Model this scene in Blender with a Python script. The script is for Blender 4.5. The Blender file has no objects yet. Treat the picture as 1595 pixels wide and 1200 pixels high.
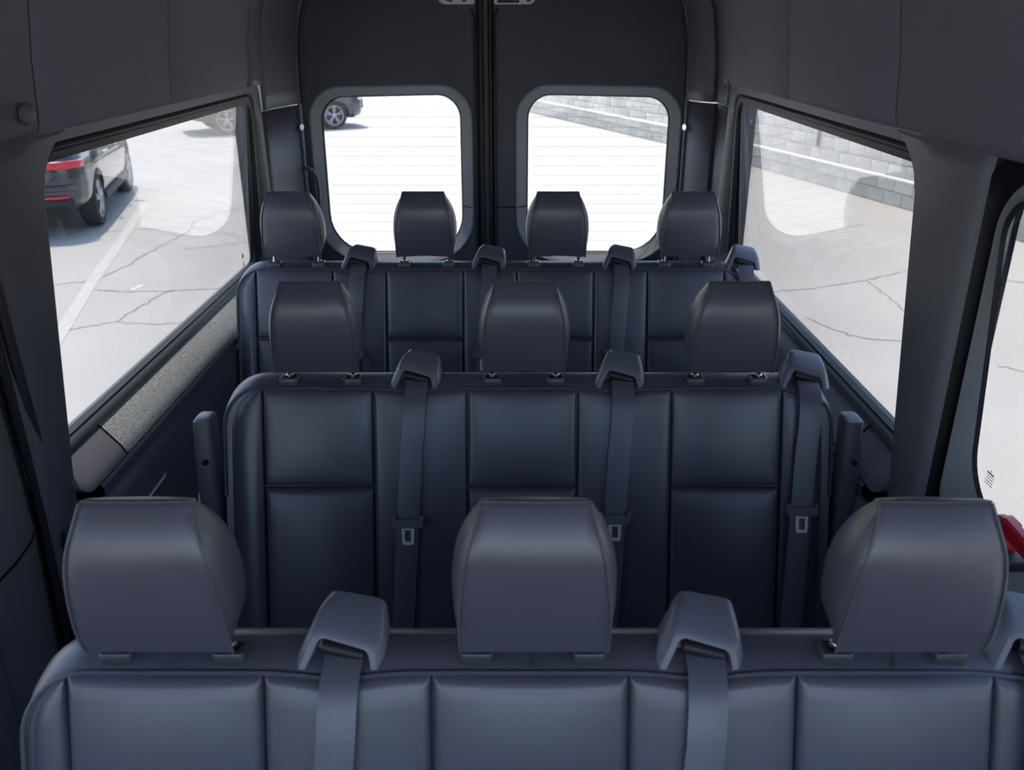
import bpy, bmesh, math, random
from mathutils import Vector, Matrix, Euler
random.seed(7)
SC = bpy.context.scene
COL = SC.collection
PI = math.pi

# ------------------------------------------------------------------ camera
FPX = 1350.0                      # focal length in pixels of the 1595 px wide frame
TILT = math.atan(560.0 / FPX)     # looking down
CAMZ = 1.77
CT, ST = math.cos(TILT), math.sin(TILT)
cam_d = bpy.data.cameras.new('camera')
cam_d.sensor_width = 36.0
cam_d.lens = FPX / 1595.0 * 36.0
cam_d.clip_start = 0.02
cam_d.clip_end = 400
cam_d.dof.use_dof = True
cam_d.dof.focus_distance = 2.05
cam_d.dof.aperture_fstop = 6.3
cam = bpy.data.objects.new('camera', cam_d)
COL.objects.link(cam)
cam.location = (0, 0, CAMZ)
cam.rotation_euler = (PI / 2 - TILT, 0, 0)
SC.camera = cam

# ------------------------------------------------------------------ sky, sun, exposure
world = bpy.data.worlds.new('sky')
SC.world = world
world.use_nodes = True
wn = world.node_tree.nodes
wl = world.node_tree.links
for n in list(wn):
    wn.remove(n)
sky = wn.new('ShaderNodeTexSky')
sky.sky_type = 'NISHITA'
sky.sun_disc = False
sky.sun_elevation = math.radians(69)
sky.sun_rotation = math.radians(-30)
sky.air_density = 1.0
sky.dust_density = 1.0
bg = wn.new('ShaderNodeBackground')
bg.inputs['Strength'].default_value = 0.48
wo = wn.new('ShaderNodeOutputWorld')
wl.new(sky.outputs[0], bg.inputs[0])
wl.new(bg.outputs[0], wo.inputs[0])

sun_d = bpy.data.lights.new('sun', 'SUN')
sun_d.energy = 6.0
sun_d.angle = math.radians(0.6)
sun_d.color = (1.0, 0.94, 0.86)
sun = bpy.data.objects.new('sun', sun_d)
COL.objects.link(sun)
to_sun = Vector((-0.19, 0.30, 0.935)).normalized()
sun.rotation_euler = to_sun.to_track_quat('Z', 'Y').to_euler()
sun.location = (-10, 15, 40)

vs = SC.view_settings
vs.view_transform = 'Standard'
vs.look = 'None'
vs.gamma = 1.0
vs.use_curve_mapping = False
vs.exposure = 0.25

GROUND = -0.70
XC = -0.0625                      # centre line of the van


def P(u, v, X=None, Y=None, Z=None):
    """point of the place seen at pixel (u, v) on the plane X=, Y= or Z="""
    du, dv = (u - 797.5) / FPX, (v - 600.0) / FPX
    d = Vector((du, CT - dv * ST, -ST - dv * CT))
    if X is not None:
        t = X / d.x
    elif Y is not None:
        t = Y / d.y
    else:
        t = (Z - CAMZ) / d.z
    return Vector((0, 0, CAMZ)) + d * t


# ------------------------------------------------------------------ materials
MATS = {}


def mat(name, col, rough=0.5, metal=0.0, bump=0.0, bscale=200.0, var=0.0, vscale=5.0, spec=0.5, coat=0.0, sheen=0.0,
        col2=None, emis=None, bdetail=3.0, bdist=0.002):
    m = bpy.data.materials.new(name)
    m.use_nodes = True
    nt = m.node_tree
    b = nt.nodes['Principled BSDF']
    b.inputs['Base Color'].default_value = (*col, 1)
    b.inputs['Roughness'].default_value = rough
    b.inputs['Metallic'].default_value = metal
    b.inputs['Specular IOR Level'].default_value = spec
    b.inputs['Coat Weight'].default_value = coat
    b.inputs['Sheen Weight'].default_value = sheen
    tc = nt.nodes.new('ShaderNodeTexCoord')
    if var > 0 or col2:
        nz = nt.nodes.new('ShaderNodeTexNoise')
        nz.inputs['Scale'].default_value = vscale
        nz.inputs['Detail'].default_value = 6
        nt.links.new(tc.outputs['Object'], nz.inputs['Vector'])
        rp = nt.nodes.new('ShaderNodeValToRGB')
        c2 = col2 or tuple(min(1, c * (1 + var)) for c in col)
        c1 = col if col2 else tuple(c * (1 - var) for c in col)
        rp.color_ramp.elements[0].position = 0.35
        rp.color_ramp.elements[1].position = 0.65
        rp.color_ramp.elements[0].color = (*c1, 1)
        rp.color_ramp.elements[1].color = (*c2, 1)
        nt.links.new(nz.outputs[0], rp.inputs[0])
        nt.links.new(rp.outputs[0], b.inputs['Base Color'])
    if bump > 0:
        nz = nt.nodes.new('ShaderNodeTexNoise')
        nz.inputs['Scale'].default_value = bscale
        nz.inputs['Detail'].default_value = bdetail
        nt.links.new(tc.outputs['Object'], nz.inputs['Vector'])
        bp = nt.nodes.new('ShaderNodeBump')
        bp.inputs['Strength'].default_value = bump
        bp.inputs['Distance'].default_value = bdist
        nt.links.new(nz.outputs[0], bp.inputs['Height'])
        nt.links.new(bp.outputs[0], b.inputs['Normal'])
    MATS[name] = m
    return m


def glass_mat(name, tint):
    m = bpy.data.materials.new(name)
    m.use_nodes = True
    nt = m.node_tree
    for n in list(nt.nodes):
        nt.nodes.remove(n)
    out = nt.nodes.new('ShaderNodeOutputMaterial')
    tr = nt.nodes.new('ShaderNodeBsdfTransparent')
    tr.inputs[0].default_value = (*[math.sqrt(c) for c in tint], 1)
    gl = nt.nodes.new('ShaderNodeBsdfGlossy')
    gl.inputs['Roughness'].default_value = 0.0
    gl.inputs[0].default_value = (1, 1, 1, 1)
    lw = nt.nodes.new('ShaderNodeLayerWeight')
    lw.inputs[0].default_value = 0.5
    pw = nt.nodes.new('ShaderNodeMath'); pw.operation = 'POWER'; pw.inputs[1].default_value = 5.0
    ml = nt.nodes.new('ShaderNodeMath'); ml.operation = 'MULTIPLY_ADD'
    ml.inputs[1].default_value = 0.96; ml.inputs[2].default_value = 0.04
    mx = nt.nodes.new('ShaderNodeMixShader')
    nt.links.new(lw.outputs['Facing'], pw.inputs[0])
    nt.links.new(pw.outputs[0], ml.inputs[0])
    nt.links.new(ml.outputs[0], mx.inputs[0])
    nt.links.new(tr.outputs[0], mx.inputs[1])
    nt.links.new(gl.outputs[0], mx.inputs[2])
    nt.links.new(mx.outputs[0], out.inputs[0])
    MATS[name] = m
    return m


LEATHER = mat('leather', (0.093, 0.087, 0.120), 0.36, bump=0.10, bscale=420, var=0.05, vscale=7, spec=0.85)
SEAM = mat('seam_thread', (0.10, 0.10, 0.125), 0.4)
GROOVE = mat('dark_joint', (0.010, 0.010, 0.014), 0.9, spec=0.1)
PLASTIC = mat('guide_plastic', (0.158, 0.156, 0.202), 0.33, bump=0.06, bscale=700)
BLACK = mat('black_plastic', (0.012, 0.012, 0.016), 0.45)
RUBBER = mat('rubber', (0.018, 0.018, 0.024), 0.5)
BELT = mat('belt_webbing', (0.125, 0.120, 0.158), 0.30, bump=0.25, bscale=900, spec=0.9)
CHROME = mat('chrome', (0.85, 0.85, 0.88), 0.12, metal=1.0)
HEADLINER = mat('headliner', (0.205, 0.203, 0.242), 0.75, bump=0.15, bscale=500, var=0.05, vscale=3)
TRIM = mat('trim_plastic', (0.150, 0.150, 0.178), 0.45, bump=0.12, bscale=600)
TRIM_DARK = mat('dark_trim', (0.110, 0.107, 0.135), 0.48, bump=0.15, bscale=500)
FRAME = mat('frame_trim', (0.36, 0.385, 0.43), 0.42, bump=0.08, bscale=600)
SPECK = mat('speckled_sill', (0.07, 0.075, 0.08), 0.34, bump=0.8, bscale=650, bdetail=1.0, bdist=0.003, col2=(0.72, 0.74, 0.72), vscale=420)
CARPET = mat('floor_vinyl', (0.035, 0.035, 0.045), 0.8, bump=0.3, bscale=300)
DOORP = mat('door_panel', (0.105, 0.104, 0.132), 0.72, bump=0.15, bscale=400, var=0.05, vscale=4)
WHITE = mat('white_paint', (0.85, 0.85, 0.86), 0.5)
BODY = mat('van_body', (0.10, 0.10, 0.11), 0.5)
RED = mat('red_plastic', (0.55, 0.012, 0.03), 0.35)
GLASS_SIDE = glass_mat('tinted_glass', (0.55, 0.545, 0.53))
GLASS_REAR = glass_mat('clear_glass', (0.76, 0.755, 0.74))
STEEL_SHINE = mat('brushed_steel', (0.90, 0.90, 0.91), 0.28, metal=0.15)  # pale, barely metallic: reflected window light put into the colour
INK = mat('etched_ink', (0.02, 0.02, 0.02), 0.6)
WIRE = mat('heater_wire', (0.45, 0.43, 0.40), 0.6)


# ------------------------------------------------------------------ mesh helpers
def mk(name, verts, faces, m=None, parent=None, smooth=True, ang=40, loc=None):
    me = bpy.data.meshes.new(name)
    me.from_pydata([tuple(v) for v in verts], [], faces)
    bm = bmesh.new(); bm.from_mesh(me)
    bmesh.ops.recalc_face_normals(bm, faces=bm.faces[:])
    bm.to_mesh(me); bm.free()
    if smooth:
        me.polygons.foreach_set('use_smooth', [True] * len(me.polygons))
        me.set_sharp_from_angle(angle=math.radians(ang))
    if m:
        me.materials.append(m)
    o = bpy.data.objects.new(name, me)
    COL.objects.link(o)
    if parent:
        o.parent = parent
    if loc is not None:
        o.location = loc
    return o


def empty(name, loc=(0, 0, 0), rz=0.0, parent=None):
    o = bpy.data.objects.new(name, None)
    o.empty_display_size = 0.1
    COL.objects.link(o)
    o.location = loc
    o.rotation_euler = (0, 0, rz)
    if parent:
        o.parent = parent
    return o


def tag(o, label=None, cat=None, group=None, kind=None):
    if label: o['label'] = label
    if cat: o['category'] = cat
    if group: o['group'] = group
    if kind: o['kind'] = kind
    return o


class MB:
    def __init__(self):
        self.v = []; self.f = []

    def add(self, verts, faces):
        n = len(self.v)
        self.v += [tuple(x) for x in verts]
        self.f += [tuple(i + n for i in f) for f in faces]
        return self

    def box(self, lo, hi, bev=0.0):
        if bev <= 0:
            x0, y0, z0 = lo; x1, y1, z1 = hi
            vs_ = [(x0, y0, z0), (x1, y0, z0), (x1, y1, z0), (x0, y1, z0), (x0, y0, z1), (x1, y0, z1), (x1, y1, z1), (x0, y1, z1)]
            return self.add(vs_, [(0, 3, 2, 1), (4, 5, 6, 7), (0, 1, 5, 4), (1, 2, 6, 5), (2, 3, 7, 6), (3, 0, 4, 7)])
        bm = bmesh.new()
        bmesh.ops.create_cube(bm, size=1)
        for v in bm.verts:
            v.co = Vector(((lo[i] + hi[i]) / 2 + v.co[i] * (hi[i] - lo[i]) for i in range(3)))
        bmesh.ops.bevel(bm, geom=bm.edges[:], offset=bev, segments=3, profile=0.5, affect='EDGES')
        bm.verts.index_update()
        self.add([v.co[:] for v in bm.verts], [[v.index for v in f.verts] for f in bm.faces])
        bm.free()
        return self

    def tube(self, pts, r, n=8, closed=False, cap=True):
        pts = [Vector(p) for p in pts]
        N = len(pts)
        prev = None
        rings = []
        for i, p in enumerate(pts):
            a = pts[(i - 1) % N] if (closed or i > 0) else p
            b = pts[(i + 1) % N] if (closed or i < N - 1) else p
            t = (b - a).normalized()
            if prev is None:
                up = Vector((0, 0, 1)) if abs(t.z) < 0.9 else Vector((1, 0, 0))
                nx = t.cross(up).normalized()
            else:
                nx = (prev - t * prev.dot(t)).normalized()
            prev = nx
            ny = t.cross(nx)
            rr = r[i] if isinstance(r, (list, tuple)) else r
            rings.append([p + (nx * math.cos(2 * PI * k / n) + ny * math.sin(2 * PI * k / n)) * rr for k in range(n)])
        vv = [q for ring in rings for q in ring]
        ff = []
        R = N if closed else N - 1
        for i in range(R):
            j = (i + 1) % N
            for k in range(n):
                k2 = (k + 1) % n
                ff.append((i * n + k, i * n + k2, j * n + k2, j * n + k))
        if cap and not closed:
            ff.append(tuple(range(n))[::-1])
            ff.append(tuple((N - 1) * n + k for k in range(n)))
        return self.add(vv, ff)

    def loft(self, loops, closed=True, cap0=False, cap1=False):
        n = len(loops[0])
        vv = [q for l in loops for q in l]
        ff = []
        for i in range(len(loops) - 1):
            for k in range(n if closed else n - 1):
                k2 = (k + 1) % n
                ff.append((i * n + k, i * n + k2, (i + 1) * n + k2, (i + 1) * n + k))
        if cap0: ff.append(tuple(range(n))[::-1])
        if cap1: ff.append(tuple((len(loops) - 1) * n + k for k in range(n)))
        return self.add(vv, ff)

    def build(self, name, m, parent=None, smooth=True, ang=40, loc=None):
        return mk(name, self.v, self.f, m, parent, smooth, ang, loc)


def solidify(o, t, offset=0.0):
    md = o.modifiers.new('thickness', 'SOLIDIFY')
    md.thickness = t
    md.offset = offset
    return o


def rpoly(corners, radii, nc=8, ne=8):
    """rounded polygon in 2-D; constant number of points"""
    N = len(corners)
    out = []
    C = [Vector(c) for c in corners]
    arcs = []
    for i in range(N):
        p, a, b = C[i], C[i - 1], C[(i + 1) % N]
        da, db = (a - p).normalized(), (b - p).normalized()
        ang = da.angle(db)
        r = radii[i] if isinstance(radii, (list, tuple)) else radii
        t = min(r / math.tan(ang / 2), (a - p).length * .48, (b - p).length * .48)
        r = t * math.tan(ang / 2)
        c = p + (da + db).normalized() * (r / math.sin(ang / 2))
        s, e = p + da * t, p + db * t
        a0 = math.atan2(s.y - c.y, s.x - c.x); a1 = math.atan2(e.y - c.y, e.x - c.x)
        while a1 - a0 > PI: a1 -= 2 * PI
        while a1 - a0 < -PI: a1 += 2 * PI
        arcs.append([Vector((c.x + r * math.cos(a0 + (a1 - a0) * k / nc), c.y + r * math.sin(a0 + (a1 - a0) * k / nc))) for k in range(nc + 1)])
    for i in range(N):
        out += arcs[i]
        s, e = arcs[i][-1], arcs[(i + 1) % N][0]
        for k in range(1, ne):
            out.append(s.lerp(e, k / ne))
    return out


def interp(tab, x):
    if x <= tab[0][0]: return tab[0][1]
    for (a, va), (b, vb) in zip(tab, tab[1:]):
        if x <= b:
            t = (x - a) / (b - a)
            return va + (vb - va) * t
    return tab[-1][1]


def smoothtab(tab, x):
    if x <= tab[0][0]: return tab[0][1]
    n = len(tab)
    for i in range(n - 1):
        a, va = tab[i]; b, vb = tab[i + 1]
        if x <= b:
            m0 = (vb - tab[i - 1][1]) / (b - tab[i - 1][0]) if i > 0 else (vb - va) / (b - a)
            m1 = (tab[i + 2][1] - va) / (tab[i + 2][0] - a) if i < n - 2 else (vb - va) / (b - a)
            h = b - a; t = (x - a) / h
            return (2*t**3-3*t*t+1)*va + (t**3-2*t*t+t)*h*m0 + (-2*t**3+3*t*t)*vb + (t**3-t*t)*h*m1
    return tab[-1][1]


# ================================================================== THE VAN SHELL
Y0, Y1 = -1.05, 3.64              # cab side (open towards the windscreen) and rear doors

fl = MB().box((XC - 1.0, Y0, -0.05), (XC + 1.0, Y1 + 0.02, 0.0)).build('floor', CARPET, smooth=False)
tag(fl, 'dark vinyl floor of the van under the seat rows', kind='structure')
ce = MB().box((XC - 1.0, Y0, 2.015), (XC + 1.0, Y1 + 0.05, 2.05)).build('ceiling', HEADLINER, smooth=False)
tag(ce, 'grey headliner of the van roof', kind='structure')

wf_ = MB().box((XC - 0.95, Y0 - .03, -0.05), (XC + 0.95, Y0, 1.02)).build('wall_front', BODY, smooth=False)  # unseen, added to cut the low ground light coming in from the front
tag(wf_, 'dark dashboard wall below the windscreen opening', kind='structure')
MB().box((XC - 0.90, Y0, 0.60), (XC + 0.90, Y0 + .25, 0.98), .06).build('dashboard', TRIM_DARK, wf_)
UPROF = [(0.856, 1.578), (0.846, 1.582), (0.840, 1.600), (0.830, 1.715), (0.812, 1.830), (0.772, 1.920), (0.690, 1.980), (0.500, 2.012)]


def side_o_lean(z):               # how far the upper body leans inwards at height z
    return 0.840 - interp([(1.0, 0.840), (1.600, 0.840), (1.715, 0.830), (1.830, 0.812), (1.920, 0.772), (1.980, 0.690), (2.012, 0.5)], z)


def build_side(s, nm, seams, wlabel):
    X = lambda o: XC + s * o
    # outer body skin with the window openings
    b = MB()
    def bx(o0, o1, ya, yb, za, zb):
        xa, xb = sorted((X(o0), X(o1)))
        b.box((xa, ya, za), (xb, yb, zb))
    bx(0.925, 0.955, Y0, Y1, -0.05, 0.925)
    bx(0.925, 0.955, Y0, Y1, 1.540, 2.03)
    fy = 1.56 if s > 0 else 1.36
    for ya, yb in ((Y0, -0.90), (-0.02, 0.10), (fy, 1.57), (3.30, Y1)):
        bx(0.925, 0.955, ya, yb, 0.925, 1.540)
    w = b.build('wall_' + nm, BODY, smooth=False)
    tag(w, wlabel, kind='structure')
    # upper headliner panels, one between each pair of seams
    g = 0.0022
    for i, (ya, yb) in enumerate(zip(seams[:-1], seams[1:])):
        loops = []
        ys = [ya + g, ya + g + 0.004] + [ya + (yb - ya) * k / 4 for k in (1, 2, 3)] + [yb - g - 0.004, yb - g]
        for k, y in enumerate(ys):
            e = 0.004 if k in (0, len(ys) - 1) else 0.0
            loops.append([(X(o + e), y, z) for o, z in UPROF])
        m = MB().loft(loops, closed=False)
        o = m.build('headliner_panel', HEADLINER, w, ang=60)
        solidify(o, 0.012)
    for y in seams[1:]:
        MB().tube([(X(o - .0022), y, z) for o, z in UPROF], 0.0028, 6).build('panel_seam', GROOVE, w)
    # rear corner post, upper and lower part
    zt = 1.485 if s < 0 else 1.50
    path = [(0.842, seams[-1] + g), (0.838, seams[-1] + 0.10), (0.826, 3.36 if s < 0 else 3.44), (0.800, 3.48), (0.778, 3.555), (0.772, 3.60)]
    path = [(0.842 + (o - 0.842) * (1.0 if s < 0 else 1.38), y) for o, y in path]
    mid = lambda y: interp([(p[1], p[0]) for p in path], y)
    low = [(mid(3.272), 3.272), (mid(3.31), 3.31)] + [p for p in path if p[1] > 3.33]
    zup = [1.60, 1.66, 1.715, 1.775, 1.83, 1.875, 1.92, 1.98, 2.012]
    lead = [path[0], path[1], (mid(3.272), 3.272)]
    m = MB().loft([[(X(o - side_o_lean(z)), y, z) for o, y in low] for z in [zt + 0.002, 1.54, 1.58] + zup], closed=False)
    m.loft([[(X(o - side_o_lean(z)), y, z) for o, y in lead] for z in [1.576] + zup], closed=False)
    solidify(m.build('corner_post_cover', TRIM, w, ang=60), 0.01)
    m = MB().loft([[(X(o + 0.008), y, z) for o, y in low] for z in [0.0, 0.5, 0.9, 1.2, zt - 0.002]], closed=False)
    solidify(m.build('corner_post_panel', TRIM_DARK, w, ang=60), 0.01)
    oe = path[-2][0] - 0.004
    m = MB().tube([(X(oe), 3.565, 0.3), (X(oe), 3.565, 1.0), (X(oe), 3.565, zt), (X(oe - .006), 3.565, 1.72), (X(oe - side_o_lean(1.85)), 3.565, 1.85), (X(oe - side_o_lean(1.95)), 3.565, 1.95)], 0.0065)
    m.build('edge_bead', TRIM, w)
    m = MB().tube([(X(oe - 0.001), 3.552, 1.40), (X(oe - 0.008), 3.548, 1.40)], 0.012, 12)
    m.build('button', CHROME, w)
    # lower side panel under the sill
    pan = [(0.812, 0.838), (0.806, 0.80), (0.806, 0.70), (0.815, 0.45), (0.82, 0.0)]
    ys = [1.47, 1.80, 2.3, 2.8, 3.34]
    solidify(MB().loft([[(X(o), y, z) for o, z in pan] for y in ys], closed=False).build('side_panel', TRIM_DARK, w, ang=60), 0.012)
    # ---------------------------------------------------- pillar between the doors and the long window
    fyE = 1.462 if s > 0 else 1.468
    zz = [0.0, 0.5, 0.80, 0.90, 1.03, 1.20, 1.40, 1.47, 1.49, 1.51, 1.523, 1.535, 1.545, 1.553, 1.561, 1.568, 1.575, 1.58, 1.60]
    sl = lambda z: interp([(0.86, -.034), (1.03, 0.0), (1.47, 0.088), (1.51, 0.108), (1.535, 0.132), (1.553, 0.16), (1.568, 0.20), (1.58, 0.24), (1.60, 0.26)], z)
    loops = []
    for z in zz:
        r = 1.598 + sl(z)
        q_ = interp([(1.55, 0.0), (1.575, .006), (1.60, .014)], z)
        loops.append([(X(0.866 + q_), fyE + .012, z), (X(0.858 + q_), fyE - 0.001, z), (X(0.845 + q_), fyE + .002, z), (X(0.838 + q_), fyE + 0.014, z), (X(0.833 + q_), fyE + .040, z), (X(0.832 + q_), (fyE + r) / 2 + .01, z), (X(0.834 + q_), r - 0.012, z), (X(0.838 + q_), r - 0.003, z), (X(0.850 + q_), r, z), (X(0.905), r + 0.02, z)])
    MB().loft(loops, closed=False).build('pillar_cover', TRIM if s > 0 else TRIM_DARK, w, ang=60)
    # ---------------------------------------------------- the long rear side window
    wi = 1 if s < 0 else 2
    win = MB()
    def lp(c, r, of):
        return [(X(of(p.y)), p.x, p.y) for p in rpoly(c, r, 8, 10)]
    go = lambda z: 0.9125 - 0.088 * (z - 0.95)
    yr = 3.165 if s < 0 else 3.19
    RR = [.05, .05, .06, .05]
    lin = lambda lo, hi: (lambda z: interp([(0.93, lo), (1.56, hi)], z))
    A0 = lp([(1.55, 0.868), (3.285, 0.868), (3.265, 1.592), (1.58, 1.592)], RR, lambda z: 0.930)
    A = lp([(1.55, 0.868), (3.285, 0.868), (3.265, 1.592), (1.58, 1.592)], RR, lambda z: interp([(0.86, 0.812), (0.93, 0.835), (1.6, 0.843)], z))
    A2 = lp([(1.553, 0.888), (3.262, 0.888), (3.243, 1.578), (1.583, 1.578)], RR, lambda z: interp([(0.86, 0.818), (0.93, 0.838), (1.6, 0.844)], z))
    B = lp([(1.57, 0.930), (3.230, 0.930), (3.205, 1.556), (1.60, 1.556)], RR, lin(.872, .846))
    B2 = lp([(1.574, 0.934), (3.224, 0.934), (3.199, 1.552), (1.604, 1.552)], RR, lin(.884, .858))
    # sill (bottom edge) apart from the rest of the surround
    n = len(A)
    # point order: corner0 arc(9) edge(9) corner1 arc(9) ... bottom edge = indices 4..(9+9+4)
    i0, i1 = 6, 22
    rest = [k % n for k in range(i1, n + i0 + 1)]
    mm = MB().loft([[L[k] for k in rest] for L in (A0, A, A2, B, B2)], closed=False)
    sur = mm.build('window_surround', TRIM, w, ang=50)
    gl0 = list(range(i0, 10))
    gl = list(range(9, i1 + 1))
    gap = 0.0015
    def cut(L, a, bb):
        out = [L[k] for k in gl]
        return [q for q in out]
    mm = MB().loft([[L[k] for k in gl] for L in (A0, A, A2, B, B2)], closed=False)
    mm.build('sill', SPECK if s < 0 else TRIM, w, ang=50)
    mm = MB().loft([[L[k] for k in gl0] for L in (A0, A, A2, B, B2)], closed=False)
    mm.build('sill_end', TRIM, w, ang=50)
    MB().tube([Vector(L[gl0[-1]]) + Vector((-s * .0005, 0, .0008)) for L in (A, A2, B, B2)], 0.0022).build('sill_seam', GROOVE, w)
    # raised edge below the sill
    mm = MB().loft([[(X(0.812), y, 0.868), (X(0.806), y, 0.862), (X(0.806), y, 0.842), (X(0.812), y, 0.836)] for y in (1.62, 2.4, 3.28)], closed=False)
    mm.build('sill_lip', TRIM_DARK, w)
    C1 = lp([(1.570, 0.930), (3.228, 0.930), (3.203, 1.556), (1.60, 1.556)], RR, lin(.884, .858))
    C2 = lp([(1.578, 0.938), (3.214, 0.938), (3.190, 1.546), (1.608, 1.546)], RR, lin(.872, .849))
    C3 = lp([(1.584, 0.944), (3.199, 0.944), (3.175, 1.537), (1.614, 1.537)], RR, lin(.876, .851))
    C3b = lp([(1.586, 0.946), (3.192, 0.946), (3.169, 1.534), (1.616, 1.534)], RR, lin(.896, .858))
    C4 = lp([(1.590, 0.951), (yr + .012, 0.951), (yr - .005, 1.526), (1.620, 1.526)], RR, lin(.897, .8585))
    C5 = lp([(1.594, 0.954), (yr, 0.954), (yr - .018, 1.518), (1.624, 1.518)], RR, go)
    wo_ = empty('window_%d' % wi)
    tag(wo_, 'long tinted side window %s the seat rows' % ('left of' if s < 0 else 'right of'), kind='structure')
    MB().loft([C1, C2, C3, C3b, C4, C5]).build('seal', RUBBER, wo_, ang=60)
    q = lp([(1.58, 0.945), (yr + .01, 0.945), (yr - .008, 1.528), (1.61, 1.528)], RR, go)
    q2 = [(x + s * 0.005, y, z) for x, y, z in q]
    MB().loft([q, q2], cap0=True, cap1=True).build('pane', GLASS_SIDE, wo_, smooth=False)
    return w, wo_, X


wl_, win1, XL = build_side(-1, 'left', [Y0, 1.71, 2.40, 3.12], 'left side wall of the van with grey headliner panels above its window')
wr_, win2, XR = build_side(1, 'right', [Y0, 1.82, 2.56, 3.35], 'right side wall of the van with grey headliner panels above its window')

# small things of the left side panel: round cap, pull recess with chrome edge, lamp bezel
c = P(290, 705, X=XL(0.806))
MB().tube([(c.x - 0.004, c.y, c.z), (c.x + 0.003, c.y, c.z), (c.x + 0.0045, c.y, c.z)], [0.030, 0.030, 0.026], 24).build('round_cap', TRIM_DARK, wl_)
MB().tube([(c.x + 0.001, c.y + .032 * math.cos(a), c.z + .032 * math.sin(a)) for a in [2 * PI * k / 24 for k in range(24)]], 0.0025, 6, closed=True).build('cap_rim', BLACK, wl_)
a, b_ = P(256, 737, X=XL(0.803)), P(226, 777, X=XL(0.803))
MB().tube([a + Vector((0, .012, .004)), a, a.lerp(b_, .1) + Vector((.004, 0, -.003)), a.lerp(b_, .9) + Vector((.004, 0, -.003)), b_, b_ + Vector((0, -.015, .002))], 0.0034, 8).build('chrome_pull', STEEL_SHINE, wl_)
MB().box((XL(0.806) - .006, min(a.y, b_.y) - .01, min(a.z, b_.z) - .004), (XL(0.806) + .0015, max(a.y, b_.y) + .005, max(a.z, b_.z) + .034), 0.002).build('pull_recess', BLACK, wl_)
c = P(320, 772, X=XL(0.800))
MB().tube([(c.x - 0.006, c.y, c.z), (c.x, c.y, c.z), (c.x + 0.003, c.y, c.z)], [0.042, 0.040, 0.034], 28).build('lamp_bezel', STEEL_SHINE, wl_)
# hidden cover cap on the left headliner
c = P(40, 178, X=XL(0.826))
MB().tube([(c.x - .002, c.y, c.z), (c.x + .007, c.y, c.z), (c.x + .011, c.y, c.z), (c.x + .0125, c.y, c.z)], [0.020, 0.0195, 0.015, 0.006], 24).build('cover_cap', TRIM, wl_)


# ------------------------------------------------------------------ right front window with the red release handle
def lpr(c, r, of, X):
    return [(X(of(p.y)), p.x, p.y) for p in rpoly(c, r, 10, 8)]


go = lambda z: 0.9125 - 0.088 * (z - 0.95)
win3 = empty('window_3')
tag(win3, 'right front window with grey frame at the edge of the picture', kind='structure')
LA = lpr([(0.10, 0.78), (1.470, 0.78), (1.474, 1.580), (0.10, 1.580)], [.1, .1, .08, .1], lambda z: 0.858, XR)
LB = lpr([(0.10, 0.78), (1.460, 0.78), (1.464, 1.572), (0.10, 1.572)], [.1, .1, .10, .1], lambda z: 0.905, XR)
LC = lpr([(0.12, 0.80), (1.440, 0.80), (1.440, 1.560), (0.12, 1.560)], [.1, .1, .10, .1], lambda z: 0.910, XR)
MB().loft([LA, LB, LC]).build('frame_recess', BLACK, win3, ang=50)
F0 = lpr([(0.13, 0.870), (1.452, 0.870), (1.450, 1.548), (0.13, 1.548)], [.1, .1, .09, .1], lambda z: 0.905, XR)
F1 = lpr([(0.13, 0.870), (1.450, 0.870), (1.448, 1.546), (0.13, 1.546)], [.1, .1, .09, .1], lambda z: 0.880, XR)
F2 = lpr([(0.135, 0.876), (1.445, 0.876), (1.443, 1.541), (0.135, 1.541)], [.1, .1, .09, .1], lambda z: 0.874, XR)
F3 = lpr([(0.145, 0.884), (1.438, 0.884), (1.436, 1.535), (0.145, 1.535)], [.1, .1, .085, .1], lambda z: 0.875, XR)
F4 = lpr([(0.155, 0.960), (1.406, 0.960), (1.404, 1.524), (0.155, 1.524)], [.09, .10, .08, .1], lambda z: go(z) - 0.006, XR)
F5 = lpr([(0.165, 0.964), (1.401, 0.964), (1.399, 1.520), (0.165, 1.520)], [.09, .10, .08, .1], lambda z: go(z) + 0.001, XR)
MB().loft([F0, F1, F2, F3, F4]).build('window_frame', FRAME, win3, ang=50)
MB().loft([F4, F5]).build('seal', RUBBER, win3, ang=50)
q = lpr([(0.15, 0.955), (1.412, 0.955), (1.410, 1.53), (0.15, 1.53)], [.09, .10, .08, .1], go, XR)
MB().loft([q, [(x + .005, y, z) for x, y, z in q]], cap0=True, cap1=True).build('pane', GLASS_SIDE, win3, smooth=False)
# etched maker's mark: short rows of tiny dashes
mk_ = MB()
cm = P(1543, 745, X=XR(go(1.0) - 0.003))
cm.x = XR(go(cm.z) - 0.0015)
for r in range(6):
    y = -0.011
    zz_ = cm.z + 0.013 - r * 0.0052
    hh = 0.0015 if r == 1 else 0.0007
    if r == 0:
        mk_.tube([(cm.x, cm.y + .0022 * math.cos(t), zz_ + .0022 * math.sin(t)) for t in [2 * PI * k / 10 for k in range(10)]], 0.0004, 4, closed=True)
        continue
    while y < 0.011:
        wd = random.uniform(0.0012, 0.004)
        mk_.box((cm.x, cm.y + y, zz_ - hh), (cm.x + .0004, cm.y + min(y + wd, .012), zz_ + hh))
        y += wd + 0.0008
tag(mk_.build('etched_mark', INK, win3, smooth=False), kind='stuff')
mk_ = MB()
cm = P(378, 402, X=XL(go(1.0)))
cm.x = XL(go(cm.z) - 0.0015)
mk_.box((cm.x - .0004, cm.y - .008, cm.z), (cm.x, cm.y + .008, cm.z + .014))
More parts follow.
